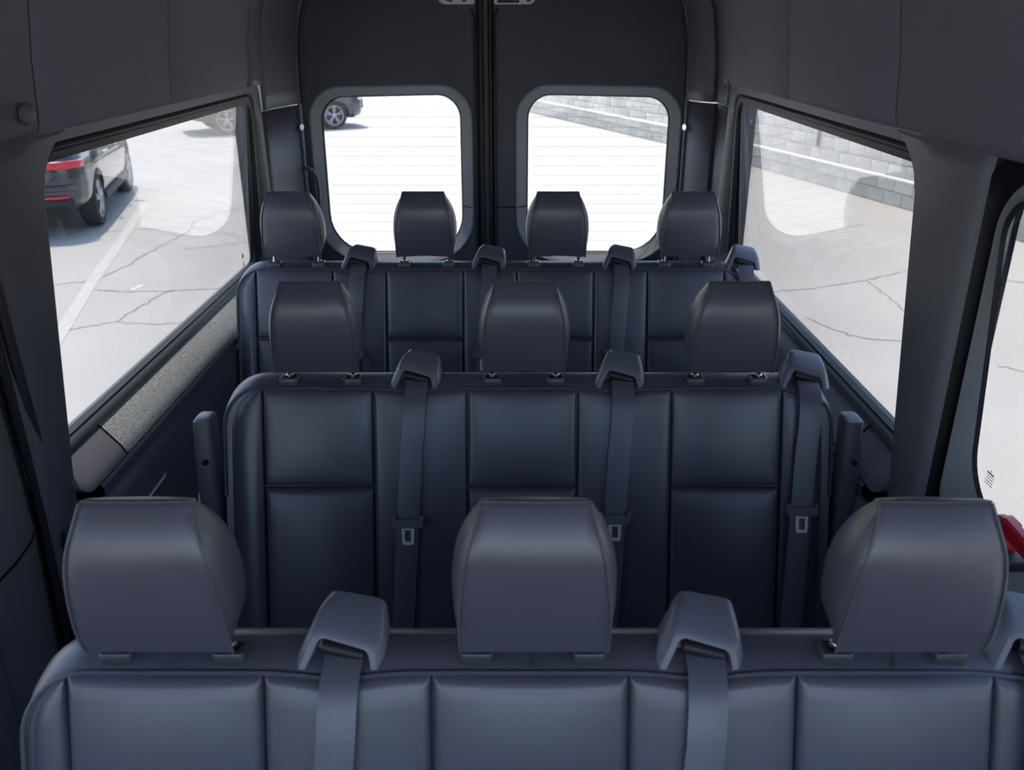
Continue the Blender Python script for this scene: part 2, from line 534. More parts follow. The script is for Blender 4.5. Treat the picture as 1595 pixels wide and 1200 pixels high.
for r in range(4):
    mk_.box((cm.x - .0004, cm.y - .009, cm.z - .016 - r * .005), (cm.x, cm.y + .009 - .003 * (r % 2), cm.z - .014 - r * .005))
tag(mk_.build('etched_mark', INK, win1, smooth=False), kind='stuff')

# red emergency release bar
h = empty('release_handle', (XR(0.86), 1.30, 0.90))
tag(h, 'red emergency window release handle below the right front window', 'handle')
pp = [P(1556, 812, X=XR(0.858)), P(1572, 820, X=XR(0.858)), P(1600, 852, X=XR(0.858)), P(1640, 900, X=XR(0.858)), P(1650, 925, X=XR(0.868))]
o0 = h.location
dz = Vector((0, 0, 0.013)); dx = Vector((0.010, 0, 0))
loops = [[p - o0 - dz - dx, p - o0 - dz + dx, p - o0 + dz * .6 + dx, p - o0 + dz + dx * .6, p - o0 + dz - dx * .6, p - o0 + dz * .6 - dx] for p in pp]
MB().loft(loops, cap0=True, cap1=True).build('grip', RED, h, ang=35)
p = pp[0] - o0
MB().box((p.x - .006, p.y - .018, p.z - .048), (p.x + .03, p.y + .014, p.z + .004), .004).build('grip_foot', RED, h)
MB().box((p.x - .003, p.y - .050, p.z - .066), (p.x + .03, p.y + .004, p.z - .046), .003).build('latch_slot', BLACK, h)

# left sliding door edge: weather strips and door trim
door3 = MB()
dz_ = [0.05, 0.35, 0.60, 0.80, 0.90, 1.05, 1.25, 1.45, 1.57]
bow = lambda z: smoothtab([(0.0, 0.0), (0.5, 0.0), (0.75, 0.02), (0.95, 0.035), (1.2, 0.012), (1.6, 0.0)], z)
loops = []
for z in dz_:
    ye = 1.395 + bow(z) * 0.6
    loops.append([(XL(0.90), ye, z), (XL(0.86), ye, z), (XL(0.838), ye - .012, z), (XL(0.828), ye - .04, z), (XL(0.822), ye - .10, z), (XL(0.826), 1.20, z)])
door3.loft(loops, closed=False)
d3 = door3.build('door_3', TRIM, ang=50)
tag(d3, 'rear edge of the left sliding door at the picture border', kind='structure')
MB().box((XL(0.84), 0.12, 0.05), (XL(0.815), 1.20, 0.93), .01).build('door_trim', TRIM, d3)
MB().box((XL(0.91), 0.12, 0.93), (XL(0.907), 1.25, 1.56)).build('pane', GLASS_SIDE, d3, smooth=False)
MB().tube([(XL(0.8215), 1.20, 0.885), (XL(0.820), 1.30, 0.885), (XL(0.826), 1.37, 0.888), (XL(0.836), 1.398, 0.893)], 0.0022).build('trim_seam', GROOVE, d3)
for k, (oo, yy, rr) in enumerate(((0.840, 1.462, 0.010), (0.852, 1.440, 0.009), (0.862, 1.422, 0.008))):
    st = MB().tube([(XL(oo + 0.2 * bow(z)), yy + bow(z) * (1.0 - .15 * k), z) for z in [0.05, 0.3, 0.5, 0.62, 0.7, 0.78, 0.86, 0.94, 1.02, 1.12, 1.25, 1.4, 1.56]], rr, 8)
    st.build('weather_strip', RUBBER, d3)

# ================================================================== REAR DOORS
DY = 3.60


def rear_door(idx, x0, x1, gx0, gx1, lab):
    d = empty('door_%d' % idx)
    tag(d, lab, kind='structure')
    D = lambda c, r, y: [(p.x, y, p.y) for p in rpoly(c, r, 8, 8)]
    xi, xo = (x1, x0) if idx == 1 else (x0, x1)        # inner and outer door edge
    O = D([(x0, 0.05), (x1, 0.05), (x1, 1.985), (x0, 1.985)], [.03, .03, .05 if idx == 1 else .05, .05], DY + .035)
    O1 = D([(x0, 0.05), (x1, 0.05), (x1, 1.985), (x0, 1.985)], [.03, .03, .05, .05], DY + .006)
    O2 = D([(x0 + .006, 0.056), (x1 - .006, 0.056), (x1 - .006, 1.979), (x0 + .006, 1.979)], [.03, .03, .05, .05], DY)
    fr = 0.045
    W0 = D([(gx0 - fr, 0.842), (gx1 + fr, 0.842), (gx1 + fr, 1.560), (gx0 - fr, 1.548)] if idx == 1 else [(gx0 - fr, 0.842), (gx1 + fr, 0.842), (gx1 + fr, 1.548), (gx0 - fr, 1.560)], [.19, .19, .13, .13], DY)
    MB().loft([O, O1, O2, W0]).build('door_panel', DOORP, d, ang=50)
    W1 = [(x, DY - .006, z) for x, y, z in W0]
    cc = lambda f, zb, zt_: ([(gx0 - f, zb), (gx1 + f, zb), (gx1 + f, zt_), (gx0 - f, zt_ - .012)] if idx == 1 else [(gx0 - f, zb), (gx1 + f, zb), (gx1 + f, zt_ - .012), (gx0 - f, zt_)])
    W2 = D(cc(.038, .848, 1.554), [.185, .185, .125, .125], DY - .010)
    W3 = D(cc(.004, .876, 1.524), [.16, .16, .095, .095], DY + .012)
    W4 = D(cc(.002, .878, 1.522), [.16, .16, .095, .095], DY + .026)
    W5 = D(cc(-.004, .884, 1.516), [.155, .155, .09, .09], DY + .030)
    MB().loft([W0, W1, W2, W3]).build('window_frame', FRAME, d, ang=50)
    MB().loft([W3, W4, W5]).build('seal', RUBBER, d, ang=50)
    G0 = D(cc(.006, .872, 1.528), [.16, .16, .095, .095], DY + .030)
    G1 = [(x, y + .005, z) for x, y, z in G0]
    pane = MB().loft([G0, G1], cap0=True, cap1=True).build('pane', GLASS_REAR, d, smooth=False)
    wires = MB()
    for k in range(15):
        z = 0.93 + k * 0.0385
        ins = 0.02 if 0.98 < z < 1.46 else 0.06
        wires.box((gx0 + ins, DY + .0285, z - .0005), (gx1 - ins, DY + .0295, z + .0005))
    tag(wires.build('heater_wires', WIRE, pane, smooth=False), kind='stuff')
    # joint between upper and lower trim at the side of the window
    zs = 1.075
    a0, a1 = (gx1 + .004, x1 - .006) if idx == 1 else (x0 + .006, gx0 - .004)
    am = gx1 + .037 if idx == 1 else gx0 - .037
    pts = [(a0, DY + .008, zs + .004), (am, DY - .0095, zs), (am + (.008 if idx == 1 else -.008), DY - .0015, zs), (a1, DY - .0015, zs)] if idx == 1 else [(a1, DY + .008, zs + .004), (am, DY - .0095, zs), (am - .008, DY - .0015, zs), (a0, DY - .0015, zs)]
    MB().tube(pts, 0.0022, 6).build('trim_joint', GROOVE, d)
    # rubber edges beside the gap
    xe = xi - .004 if idx == 1 else xi + .004
    MB().tube([(xe, DY - .003, z) for z in (0.1, 0.8, 1.4, 1.80)] + [(xe + (-.012 if idx == 1 else .012), DY - .003, 1.83)], 0.0045, 8).build('edge_bead', RUBBER, d)
    return d


d1 = rear_door(1, -0.840, -0.140, -0.763, -0.205, 'left rear door of the van with dark panel and grey framed window')
d2 = rear_door(2, -0.072, 0.690, 0.062, 0.632, 'right rear door of the van with dark panel and grey framed window')
tr = empty('trim_1'); tag(tr, 'black rubber closing strip between the two rear doors', kind='structure')
MB().box((-0.150, DY + .03, 0.0), (-0.060, DY + .045, 2.02)).build('backing', BLACK, tr, smooth=False)
MB().tube([(-0.122, DY + .012, z) for z in (0.02, 1.0, 2.0)], 0.012, 10).build('bulb_seal', RUBBER, tr)
MB().tube([(-0.083, DY + .012, z) for z in (0.02, 1.0, 2.0)], 0.010, 10).build('bulb_seal', RUBBER, tr)
rib = MB()
for k in range(150):
    z = 0.9 + k * 0.0072
    rib.box((-0.110, DY + .006, z), (-0.094, DY + .016, z + .0045))
tag(rib.build('ribbed_strip', TRIM_DARK, tr, smooth=False), kind='stuff')
hd = MB().box((-0.86, DY + .02, 1.99), (0.72, DY + .05, 2.03)).build('header', BLACK, tr, smooth=False)
for (xa, xb, par, mt) in ((-0.283, -0.142, d1, WHITE), (-0.068, 0.092, d2, WHITE)):
    pl = [(p.x, DY - .004, p.y) for p in rpoly([(xa, 1.845), (xb, 1.845), (xb, 1.96), (xa, 1.96)], [.03, .008, .02, .02] if par is d1 else [.008, .03, .02, .02], 6, 2)]
    pr = MB().loft([[(x, DY + .004, z) for x, y, z in pl], pl], cap1=True).build('latch_plate', mt, par, ang=40)
    for sx in (0.35, 0.72) if par is d1 else (0.82, 0.5):
        xx = xa + (xb - xa) * sx
        MB().tube([(xx, DY - .003, 1.862), (xx, DY - .010, 1.862)], 0.010, 10).build('bolt', TRIM_DARK, pr)
    if par is d2:
        MB().box((xa + .012, DY - .0065, 1.850), (xa + .095, DY - .003, 1.94), .001).build('latch_cover', BLACK, pr)
    else:
        for k in range(5):
            xx = xa + .012 + .011 * k; zz_ = 1.862 + .006 * math.sin(k * 2.3)
            MB().box((xx, DY - .0065, zz_), (xx + .007, DY - .003, zz_ + .009), .001).build('latch_cover', BLACK, pr)
# door strap on the left rear door
MB().tube([P(473, 263, Y=3.555), P(480, 262, Y=3.55), P(487, 266, Y=3.55), P(493, 276, Y=3.56), P(496, 290, Y=3.575), P(498, 320, Y=3.585), P(499, 345, Y=3.592)], 0.0075, 8).build('door_strap', TRIM_DARK, d1)

# ================================================================== BENCHES
LEAN = 0.306
ZT = 1.05


def fy(z):
    return -(ZT - z) * LEAN


def panel(name, xa, xb, zt, zb, parent, h=0.011, r=0.010, nx=14, nz=14, rtop=None, corner=None, pillow=0.006, taper=0.0, yoff=0.0, zwave=None, m=None):
    """upholstered panel lying on the leaning front of the seat back"""
    vs_, fs = [], []
    def axis(n, L, rr):
        e = [0, .12, .3, .6, 1.0]
        a = [q * rr / L for q in e]
        mid = [a[-1] + (1 - 2 * a[-1]) * k / n for k in range(1, n)]
        return a + mid + [1 - q for q in reversed(a)]
    us = axis(nx, xb - xa, r); ws = axis(nz, zt - zb, r)
    for w in ws:
        for u in us:
            za = zt + (zwave(xa + (xb - xa) * u) if zwave else 0.0)
            z = za + (zb - za) * w
            l, rr_ = xa - taper * w, xb + taper * w
            if corner:
                side, R = corner
                t = zt - z
                if t < R:
                    ins = R - math.sqrt(max(0, R * R - (R - t) ** 2))
                    if side < 0: l += ins
                    else: rr_ -= ins
            x = l + (rr_ - l) * u
            dx = min(u, 1 - u) * (xb - xa); dzz = min(w, 1 - w) * (zt - zb)
            def rd(d):
                k = min(d / r, 1.0)
                return math.sqrt(max(0.0, 1 - (1 - k) ** 2))
            hh = h * min(rd(dx), rd(dzz)) + pillow * math.sin(PI * u) ** .7 * math.sin(PI * w) ** .6
            if corner and corner[0] < 0: hh -= 0.035 * (1 - u) ** 3
            if corner and corner[0] > 0: hh -= 0.035 * u ** 3
            vs_.append((x, fy(z) - hh + yoff, z))
    nU = len(us)
    for j in range(len(ws) - 1):
        for i in range(nU - 1):
            fs.append((j * nU + i, j * nU + i + 1, (j + 1) * nU + i + 1, (j + 1) * nU + i))
    return mk(name, vs_, fs, m or LEATHER, parent, ang=60)


HZ = 0.196
HF = [(0.0, 0.000), (0.16, -0.008), (0.40, -0.014), (0.60, -0.016), (0.74, -0.014), (0.86, -0.006), (0.95, 0.004), (1.0, 0.011)]
HB = [(0.0, 0.062), (0.16, 0.062), (0.40, 0.058), (0.60, 0.054), (0.74, 0.049), (0.86, 0.042), (0.95, 0.034), (1.0, 0.026)]
HW = [(0.0, 0.0860), (0.16, 0.0870), (0.40, 0.0845), (0.60, 0.0800), (0.74, 0.0750), (0.86, 0.0685), (0.95, 0.0640), (1.0, 0.0620)]
HBW = [(0.0, 0.080), (0.16, 0.092), (0.40, 0.0965), (0.60, 0.093), (0.74, 0.086), (0.86, 0.0765), (0.95, 0.067), (1.0, 0.062)]
HZF = [(0.0, 0.0), (1.0, HZ)]
_hd = {}


def headrest_meshes():
    ts = [0, .02, .05, .10, .16, .24, .32, .40, .5, .6, .67, .74, .80, .86, .91, .95, .98, 1.0]
    loops = []
    seamL, seamR = [], []
    for t in ts:
        f, bk, w, bw = smoothtab(HF, t), smoothtab(HB, t), smoothtab(HW, t), smoothtab(HBW, t)
        zf = HZ * t
        zb = 0.016 + (HZ - 0.022) * t
        L = []
        for k in range(11):
            u = -1 + 2 * k / 10
            crown = 0.006 * (1 - u * u) * (1 - t * .7)
            sag = 0.006 * (1 - u * u) * (1 - t) ** 4          # bottom edge arched a little
            L.append((u * w, f - crown, zf + sag))
        # side strip bulging outwards
        for q, bl in ((.06, .35), (.25, .75), (.55, 1.0), (.85, .98)):
            L.append((w + (bw - w) * bl, f + (bk - f) * q, zf + (zb - zf) * q))
        for k in range(5):
            u = 1 - 2 * k / 4
            L.append((u * bw * .95, bk + .004 * (1 - u * u), zb))
        for q, bl in ((.85, .98), (.55, 1.0), (.25, .75), (.06, .35)):
            L.append((-(w + (bw - w) * bl), f + (bk - f) * q, zf + (zb - zf) * q))
        loops.append(L)
        seamL.append((-w - .0006, f - .0008, zf)); seamR.append((w + .0006, f - .0008, zf))
    top = loops[-1]
    cx_ = [(x * .96, y * .9 + .006, z + .001) for x, y, z in top]
    m = MB().loft(loops + [cx_], cap0=True, cap1=True)
    body = m.build('headrest', LEATHER, ang=52)
    s = MB().tube(seamL, 0.0016, 6).tube(seamR, 0.0016, 6)
    s.tube([(x, y + .0005, z + .0012) for x, y, z in loops[-1][:11]], 0.0015, 6)
    seam = s.build('seam', SEAM)
    post = MB().tube([(0, 0, -0.06), (0, 0, 0.03)], 0.0052, 12).build('post', CHROME)
    sl = MB()
    base = rpoly([(-.0205, -.017), (.0205, -.017), (.0205, .017), (-.0205, .017)], .007, 5, 1)
    sl.loft([[(p.x * 1.0, p.y, -.006) for p in base], [(p.x, p.y, .008) for p in base], [(p.x * .93, p.y * .92, .0105) for p in base], [(p.x * .70, p.y * .66, .0110) for p in base], [(p.x * .66, p.y * .62, .0075) for p in base]], cap1=True)
    sleeve = sl.build('post_sleeve', BLACK2, ang=35)
    collar = MB().tube([(0, 0, .006), (0, 0, .0135), (0, 0, .0145)], [.0085, .0085, .006], 14).build('post_collar', CHROME)
    for o in (body, seam, post, sleeve, collar):
        _hd[o.name] = o.data
        bpy.data.objects.remove(o)


BLACK2 = mat('sleeve_plastic', (0.055, 0.056, 0.07), 0.32)
headrest_meshes()


def inst(name, me, parent, loc=(0, 0, 0), rot=None, sc=None):
    o = bpy.data.objects.new(name, me)
    COL.objects.link(o)
    o.parent = parent
    o.location = loc
    if rot: o.rotation_euler = rot
    if sc: o.scale = sc
    return o


def guide_mesh():
    # arch seen from the front: long slanted left leg, roof falling to the right, short right leg
    def arch(pts, rr):
        C = [Vector(p) for p in pts]
        out = [C[0]]
        for i in (1, 2):
            p, a, b = C[i], C[i - 1], C[i + 1]
            da, db = (a - p).normalized(), (b - p).normalized()
            s_, e_ = p + da * rr, p + db * rr
            for k in range(6):
                t = k / 5
                out.append(s_ * (1 - t) ** 2 + p * 2 * t * (1 - t) + e_ * t * t)
        out.append(C[3])
        return out
    def lay(pts, rr, yfun):
        return [(p.x, yfun(p.y), p.y) for p in arch(pts, rr)]
    yf = lambda o: (lambda z: o + 0.42 * z)
    O0 = lay([(-.056, -.004), (-.031, .049), (.046, .031), (.052, -.004)], .012, yf(.004))
    O1 = lay([(-.059, -.004), (-.030, .056), (.050, .037), (.057, -.004)], .013, yf(.012))
    O2 = lay([(-.056, -.004), (-.025, .062), (.051, .045), (.058, -.004)], .013, yf(.030))
    O3 = lay([(-.050, -.004), (-.018, .063), (.051, .050), (.057, -.004)], .012, lambda z: .058 + .25 * z)
    O4 = lay([(-.048, -.004), (-.017, .059), (.050, .046), (.055, -.004)], .012, lambda z: .066 + .22 * z)
    I0 = lay([(-.0520, -.004), (-.0285, .044), (.0420, .027), (.0470, -.004)], .010, yf(-.001))
    I1 = lay([(-.0440, -.004), (-.0235, .0365), (.0355, .0205), (.0395, -.004)], .008, yf(-.001))
    I2 = lay([(-.0415, -.004), (-.0220, .0335), (.0335, .0180), (.0370, -.004)], .007, yf(.003))
    I3 = lay([(-.037, -.004), (-.0200, .031), (.0325, .0165), (.0360, -.004)], .007, yf(.022))
    m = MB().loft([O4, O3, O2, O1, O0, I0, I1, I2, I3], closed=False)
    n = len(O4)
    # close rear of the arch and the inside wall
    b0 = len(m.v); m.add(O4, [tuple(range(n))])
    m.add(I3, [tuple(range(n))])
    g = m.build('belt_guide', PLASTIC, ang=38)
    slot_shade = MB().tube([(-.021, .014, .0250), (-.010, .0125, .0225), (.029, .0095, .0135)], [.0095, .0100, .0085], 12).build('slot', BLACK)  # black tube stands in for the shade inside the opening
    glint = MB().tube([(.037, .012, .016), (.039, .010, .008)], [.003, .0025], 8).build('slot_pin', CHROME)  # tiny chrome pin put in as a glint
    _hd['belt_guide'] = g.data; _hd['slot'] = slot_shade.data; _hd['slot_pin'] = glint.data
    for o in (g, slot_shade, glint): bpy.data.objects.remove(o)
    # tongue of the belt
    t = MB()
    pl = rpoly([(-.034, -.009), (.034, -.009), (.034, .011), (-.034, .011)], [.007, .007, .003, .003], 4, 1)
    t.loft([[(p.x * .95, .001, p.y * .95) for p in pl], [(p.x, -.002, p.y) for p in pl], [(p.x, -.008, p.y) for p in pl], [(p.x * .94, -.010, p.y * .9) for p in pl]], cap0=True, cap1=True)
    t.box((-.034, -.012, .004), (-.026, 0, .019), .002).box((.026, -.012, .004), (.034, 0, .019), .002)
    a = t.build('belt_tongue', TRIM)
    fr = MB()
    o_ = rpoly([(-.0125, -.046), (.0125, -.046), (.014, -.008), (-.014, -.008)], .004, 4, 2)
    i_ = rpoly([(-.0065, -.039), (.0065, -.039), (.0065, -.014), (-.0065, -.014)], .002, 4, 2)
    fr.loft([[(p.x, -.004, p.y) for p in o_], [(p.x * .96, -.0055, p.y) for p in o_], [(p.x, -.0055, p.y) for p in i_], [(p.x, -.002, p.y) for p in i_], [(p.x, -.002, p.y) for p in o_], [(p.x, -.004, p.y) for p in o_]])
    bb = fr.build('tongue_plate', STEEL_SHINE, ang=30)
    _hd['belt_tongue'] = a.data; _hd['tongue_plate'] = bb.data
    for o in (a, bb): bpy.data.objects.remove(o)


guide_mesh()


def bench(name, loc, centers, xl, xr, label, group, tongues, arm, guides_off):
    root = empty(name, loc)
    tag(root, label, 'bench seat', group)
    hw = 0.119
    gx = [c + guides_off[i] for i, c in enumerate(centers)]
    wave = lambda x: -sum(0.009 * math.exp(-((x - g) / 0.050) ** 2) for g in gx)
    R = 0.085
    # shell: top, sides and back of the seat back
    def outl(ins, y, dzt=0.0):
        pts = []
        zt = ZT - ins + dzt
        N = 10
        pts.append((xl + ins, 0.40))
        for z in (0.55, 0.70, 0.82, 0.92):
            pts.append((xl + ins, z))
        for k in range(N + 1):
            a = PI - PI / 2 * k / N
            pts.append((xl + R + (R - ins) * math.cos(a), ZT - R + dzt + (R - ins) * math.sin(a)))
        K = 40
        for k in range(1, K):
            pts.append((xl + R + (xr - xl - 2 * R) * k / K, zt))
        for k in range(N + 1):
            a = PI / 2 - PI / 2 * k / N
            pts.append((xr - R + (R - ins) * math.cos(a), ZT - R + dzt + (R - ins) * math.sin(a)))
        for z in (0.92, 0.82, 0.70, 0.55, 0.40):
            pts.append((xr - ins, z))
        return [(x, fy(z if z < ZT else ZT) + y, z + (wave(x) * w_ if z > ZT - .03 else 0)) for x, z in pts for w_ in [max(0.0, 1 - y / .05)]]
    loops = [outl(0.010, 0.004), outl(0.003, 0.004), outl(0.0, 0.010, .001), outl(-.003, 0.025, .004), outl(-.004, 0.05, .006), outl(-.001, 0.072, .003), outl(.008, 0.086), outl(.025, 0.094), outl(.06, 0.098)]
    m = MB().loft(loops, closed=False)
    n = len(loops[0])
    m.add(loops[-1], [tuple(range(n))])
    m.add(loops[0], [tuple(range(n))])
    m.build('backrest_shell', LEATHER, root, ang=60)
    # piping along the front top edge
    pp_ = []
    l0 = outl(0.0035, 0.001)
    pp_ = [p for p in l0 if p[2] > 0.74]
    MB().tube([(x, y - .003, z) for x, y, z in pp_], 0.0030, 6).build('piping', SEAM, root)
    # upholstery panels
    zt_ = ZT - 0.004
    zc = 0.842
    g = 0.0008
    edges = []
    for i, c in enumerate(centers):
        panel('seat_pad', c - hw + g, c + hw - g, zt_, zc + .002, root, zwave=wave, nx=16, nz=12, h=.012, r=.011, pillow=.009)
        panel('seat_pad', c - hw + g, c + hw - g, zc - .002, 0.44, root, nx=16, nz=14, h=.012, r=.013, pillow=.009)
    panel('bolster', xl + .002, centers[0] - hw - g, zt_, 0.44, root, corner=(-1, R), zwave=wave, nx=10, nz=24, pillow=.008)
    for a, b in zip(centers[:-1], centers[1:]):
        panel('belt_panel', a + hw + g, b - hw - g, zt_, 0.44, root, zwave=wave, nx=14, nz=24, pillow=.010)
    panel('bolster', centers[-1] + hw + g, xr - .002, zt_, 0.44, root, corner=(1, R), zwave=wave, nx=10, nz=24, pillow=.008)
    # seams across the top cover
    for c in centers:
        MB().tube([(c + .002, .0, ZT + .0005), (c + .006, .02, ZT + .0045), (c + .010, .045, ZT + .0065), (c + .013, .07, ZT + .0045), (c + .014, .085, ZT - .002)], 0.0016, 6).build('top_seam', SEAM, root)
    # cushions
    for i, c in enumerate(centers):
        a = xl if i == 0 else (centers[i - 1] + c) / 2
        b = xr if i == len(centers) - 1 else (centers[i + 1] + c) / 2
        MB().box((a + .003, -0.66, 0.33), (b - .003, -0.17, 0.46), .035).build('seat_cushion', LEATHER, root)
    MB().box((xl + .03, -0.58, 0.24), (xr - .03, -0.10, 0.34), .01).build('seat_base', BLACK, root)
    for xx in (xl + .12, xr - .12):
        for yy in (-.52, -.16):
            MB().box((xx - .025, yy - .03, 0.0 - loc[2]), (xx + .025, yy + .03, 0.26), .006).build('leg', BLACK, root)
    # headrests
    for c in centers:
        hr = inst('headrest', _hd['headrest'], root, (c + .004, -0.016, 1.088))
        inst('seam', _hd['seam'], hr)
        for sx in (-.069, .069):
            inst('post', _hd['post'], hr, (sx, 0.040, -0.008))
            inst('post_sleeve', _hd['post_sleeve'], hr, (sx, 0.040, -0.034))
            inst('post_collar', _hd['post_collar'], hr, (sx, 0.040, -0.034))
    # belts
    for i, c in enumerate(centers):
        gq = inst('belt_guide', _hd['belt_guide'], root, (gx[i], 0.006, 1.045))
        inst('slot', _hd['slot'], gq)
        inst('slot_pin', _hd['slot_pin'], gq)
        W = 0.0235
        tz = tongues[i]
        path = [(0.006, .024, 1.062), (.006, .010, 1.058), (.005, -.010, 1.050), (.004, -.024, 1.037), (.003, fy(1.02) - .028, 1.02), (.001, fy(.98) - .031, .98), (-.004, fy(.93) - .031, .93)]
        zz = [.86, .80, tz, tz - .02, .66, .56, .47]
        zz = sorted(set([z for z in zz if z < .9]), reverse=True)
        for z in zz:
            path.append((-.004 - .012 * (.93 - z) / .2, fy(z) - .031, z))
        bo = MB()
        t = 0.0007
        lps = []
        for k, (x, y, z) in enumerate(path):
            x += gx[i]
            lps.append([(x - W, y, z), (x - W + .003, y - t, z), (x, y - t * 1.6, z), (x + W - .003, y - t, z), (x + W, y, z), (x, y + t, z)])
        bo.loft(lps, cap0=True, cap1=True)
        be = bo.build('seat_belt', BELT, root, ang=50)
        xt = gx[i] - .004 - .012 * (.93 - tz) / .2
        a = math.atan(LEAN)
        tq = inst('belt_tongue', _hd['belt_tongue'], be, (xt, fy(tz) - .0325, tz), (-a, 0, 0))
        tag(tq, None)
        inst('tongue_plate', _hd['tongue_plate'], be, (xt, fy(tz) - .0325, tz), (-a, 0, 0))
    # folded-up armrests at both ends
    if arm:
        for sx, xx in ((-1, xl - .026), (1, xr + .024)):
            pts = [(0.998, -.052), (.94, -.06), (.85, -.072), (.74, -.08), (.62, -.10)]
            lps = []
            sec = rpoly([(-.020, -.026), (.020, -.026), (.020, .030), (-.020, .030)], .009, 4, 1)
            for k, (z, y) in enumerate([(1.002, -.046), (.999, -.052)] + pts[1:]):
                f = (.72, .95, 1, 1, 1, 1)[k]
                lps.append([(xx + p.x * f, y + p.y * f, z) for p in sec])
            arm_o = MB().loft(lps, cap0=True, cap1=True).build('armrest', LEATHER, root, ang=45)
            MB().tube([(xx + .004, -.092, .915), (xx + .004, -.0985, .914)], .0055, 10).build('armrest_bolt', BLACK, arm_o)
            MB().tube([(xx - .018, -.072, .995), (xx + .018, -.072, .995)], .0018, 6).build('armrest_seam', SEAM, arm_o)
    return root


S3 = 0.441
BG = 'bench seats of the van'
bench('bench_seat', (0.022, 0.838, 0.0), [-S3, 0, S3], -0.622, 0.676, 'nearest bench seat with three large headrests across the bottom of the picture', BG, [.78, .78, .80], False, [.208, .208, .175])
bench('bench_seat', (0.022, 1.728, 0.0), [-S3, 0, S3], -0.650, 0.676, 'middle bench seat with three headrests and hanging belt tongues', BG, [.778, .786, .803], True, [.208, .212, .172])
S4 = 0.404
bench('bench_seat', (-0.068, 2.620, 0.026), [-1.5 * S4, -.5 * S4, .5 * S4, 1.5 * S4], -0.790, 0.803, 'rearmost bench seat with four headrests in front of the rear doors', BG, [.80, .80, .80, .80], False, [.194, .196, .200, .180])

# ================================================================== OUTSIDE
ASPH = bpy.data.materials.new('pale_concrete'); ASPH.use_nodes = True
nt = ASPH.node_tree; bs = nt.nodes['Principled BSDF']
bs.inputs['Roughness'].default_value = 0.9
tc = nt.nodes.new('ShaderNodeTexCoord')
n1 = nt.nodes.new('ShaderNodeTexNoise'); n1.inputs['Scale'].default_value = 0.5; n1.inputs['Detail'].default_value = 8
n2 = nt.nodes.new('ShaderNodeTexNoise'); n2.inputs['Scale'].default_value = 60; n2.inputs['Detail'].default_value = 2
r1 = nt.nodes.new('ShaderNodeValToRGB')
r1.color_ramp.elements[0].position = .3; r1.color_ramp.elements[1].position = .7
r1.color_ramp.elements[0].color = (.46, .437, .397, 1); r1.color_ramp.elements[1].color = (.53, .503, .458, 1)
mx = nt.nodes.new('ShaderNodeMixRGB'); mx.blend_type = 'MULTIPLY'; mx.inputs[0].default_value = .25
nt.links.new(tc.outputs['Object'], n1.inputs['Vector']); nt.links.new(tc.outputs['Object'], n2.inputs['Vector'])
nt.links.new(n1.outputs[0], r1.inputs[0]); nt.links.new(r1.outputs[0], mx.inputs[1]); nt.links.new(n2.outputs[0], mx.inputs[2])
nt.links.new(mx.outputs[0], bs.inputs['Base Color'])
CRACK = mat('crack_fill', (0.20, 0.20, 0.20), 0.9)
PAINT = mat('worn_line_paint', (0.50, 0.475, 0.435), 0.8, var=0.12, vscale=20)
gr = MB().box((-60, -40, GROUND - .1), (60, 70, GROUND)).build('ground', ASPH, smooth=False)
tag(gr, 'pale sunlit concrete parking lot around the van', kind='structure')


def ground_strip(pix, w, name, m, dz, jitter=0.0, sub=10):
    pts = [P(u, v, Z=GROUND) for u, v in pix]
    fine = []
    for a, b in zip(pts[:-1], pts[1:]):
        for k in range(sub):
            q = a.lerp(b, k / sub)
            if jitter and k: q = q + Vector((random.uniform(-1, 1), random.uniform(-1, 1), 0)) * jitter
            fine.append(q)
    fine.append(pts[-1])
    L = []
    for i, p in enumerate(fine):
        t = (fine[min(i + 1, len(fine) - 1)] - fine[max(i - 1, 0)]).normalized()
        nrm = Vector((-t.y, t.x, 0))
        ww = w * (random.uniform(.5, 1.3) if jitter else 1.0)
        L.append([p + nrm * ww + Vector((0, 0, dz)), p - nrm * ww + Vector((0, 0, dz))])
    return MB().loft(L, closed=False).build(name, m, gr, smooth=False)


ground_strip([(225, 318), (195, 365), (140, 445), (85, 535), (40, 610)], 0.06, 'painted_line', PAINT, .003)
ground_strip([(222, 445), (205, 452)], 0.015, 'painted_line', WHITE, .004)
for pix, w in (([(80, 445), (145, 437), (200, 414), (235, 392), (290, 364), (305, 345), (385, 320)], .009),
               ([(140, 452), (200, 455), (270, 453), (350, 449), (400, 446)], .009),
               ([(80, 523), (130, 510), (182, 502), (215, 480), (240, 465), (270, 452)], .008),
               ([(182, 502), (240, 506), (285, 504)], .006),
               ([(150, 362), (215, 358), (300, 355), (385, 370)], .006),
               ([(280, 390), (330, 384), (385, 378)], .006),
               ([(1205, 455), (1260, 450), (1330, 440), (1370, 432), (1430, 420)], .008),
               ([(1350, 438), (1380, 460), (1410, 485)], .006),
               ([(1255, 495), (1300, 515), (1345, 528), (1420, 532)], .009),
               ([(1225, 345), (1290, 360), (1345, 350)], .006),
               ([(1540, 440), (1570, 437), (1600, 442)], .010),
               ([(1555, 570), (1595, 580)], .006)):
    ground_strip(pix, w, 'crack', CRACK, .0025, jitter=.025)

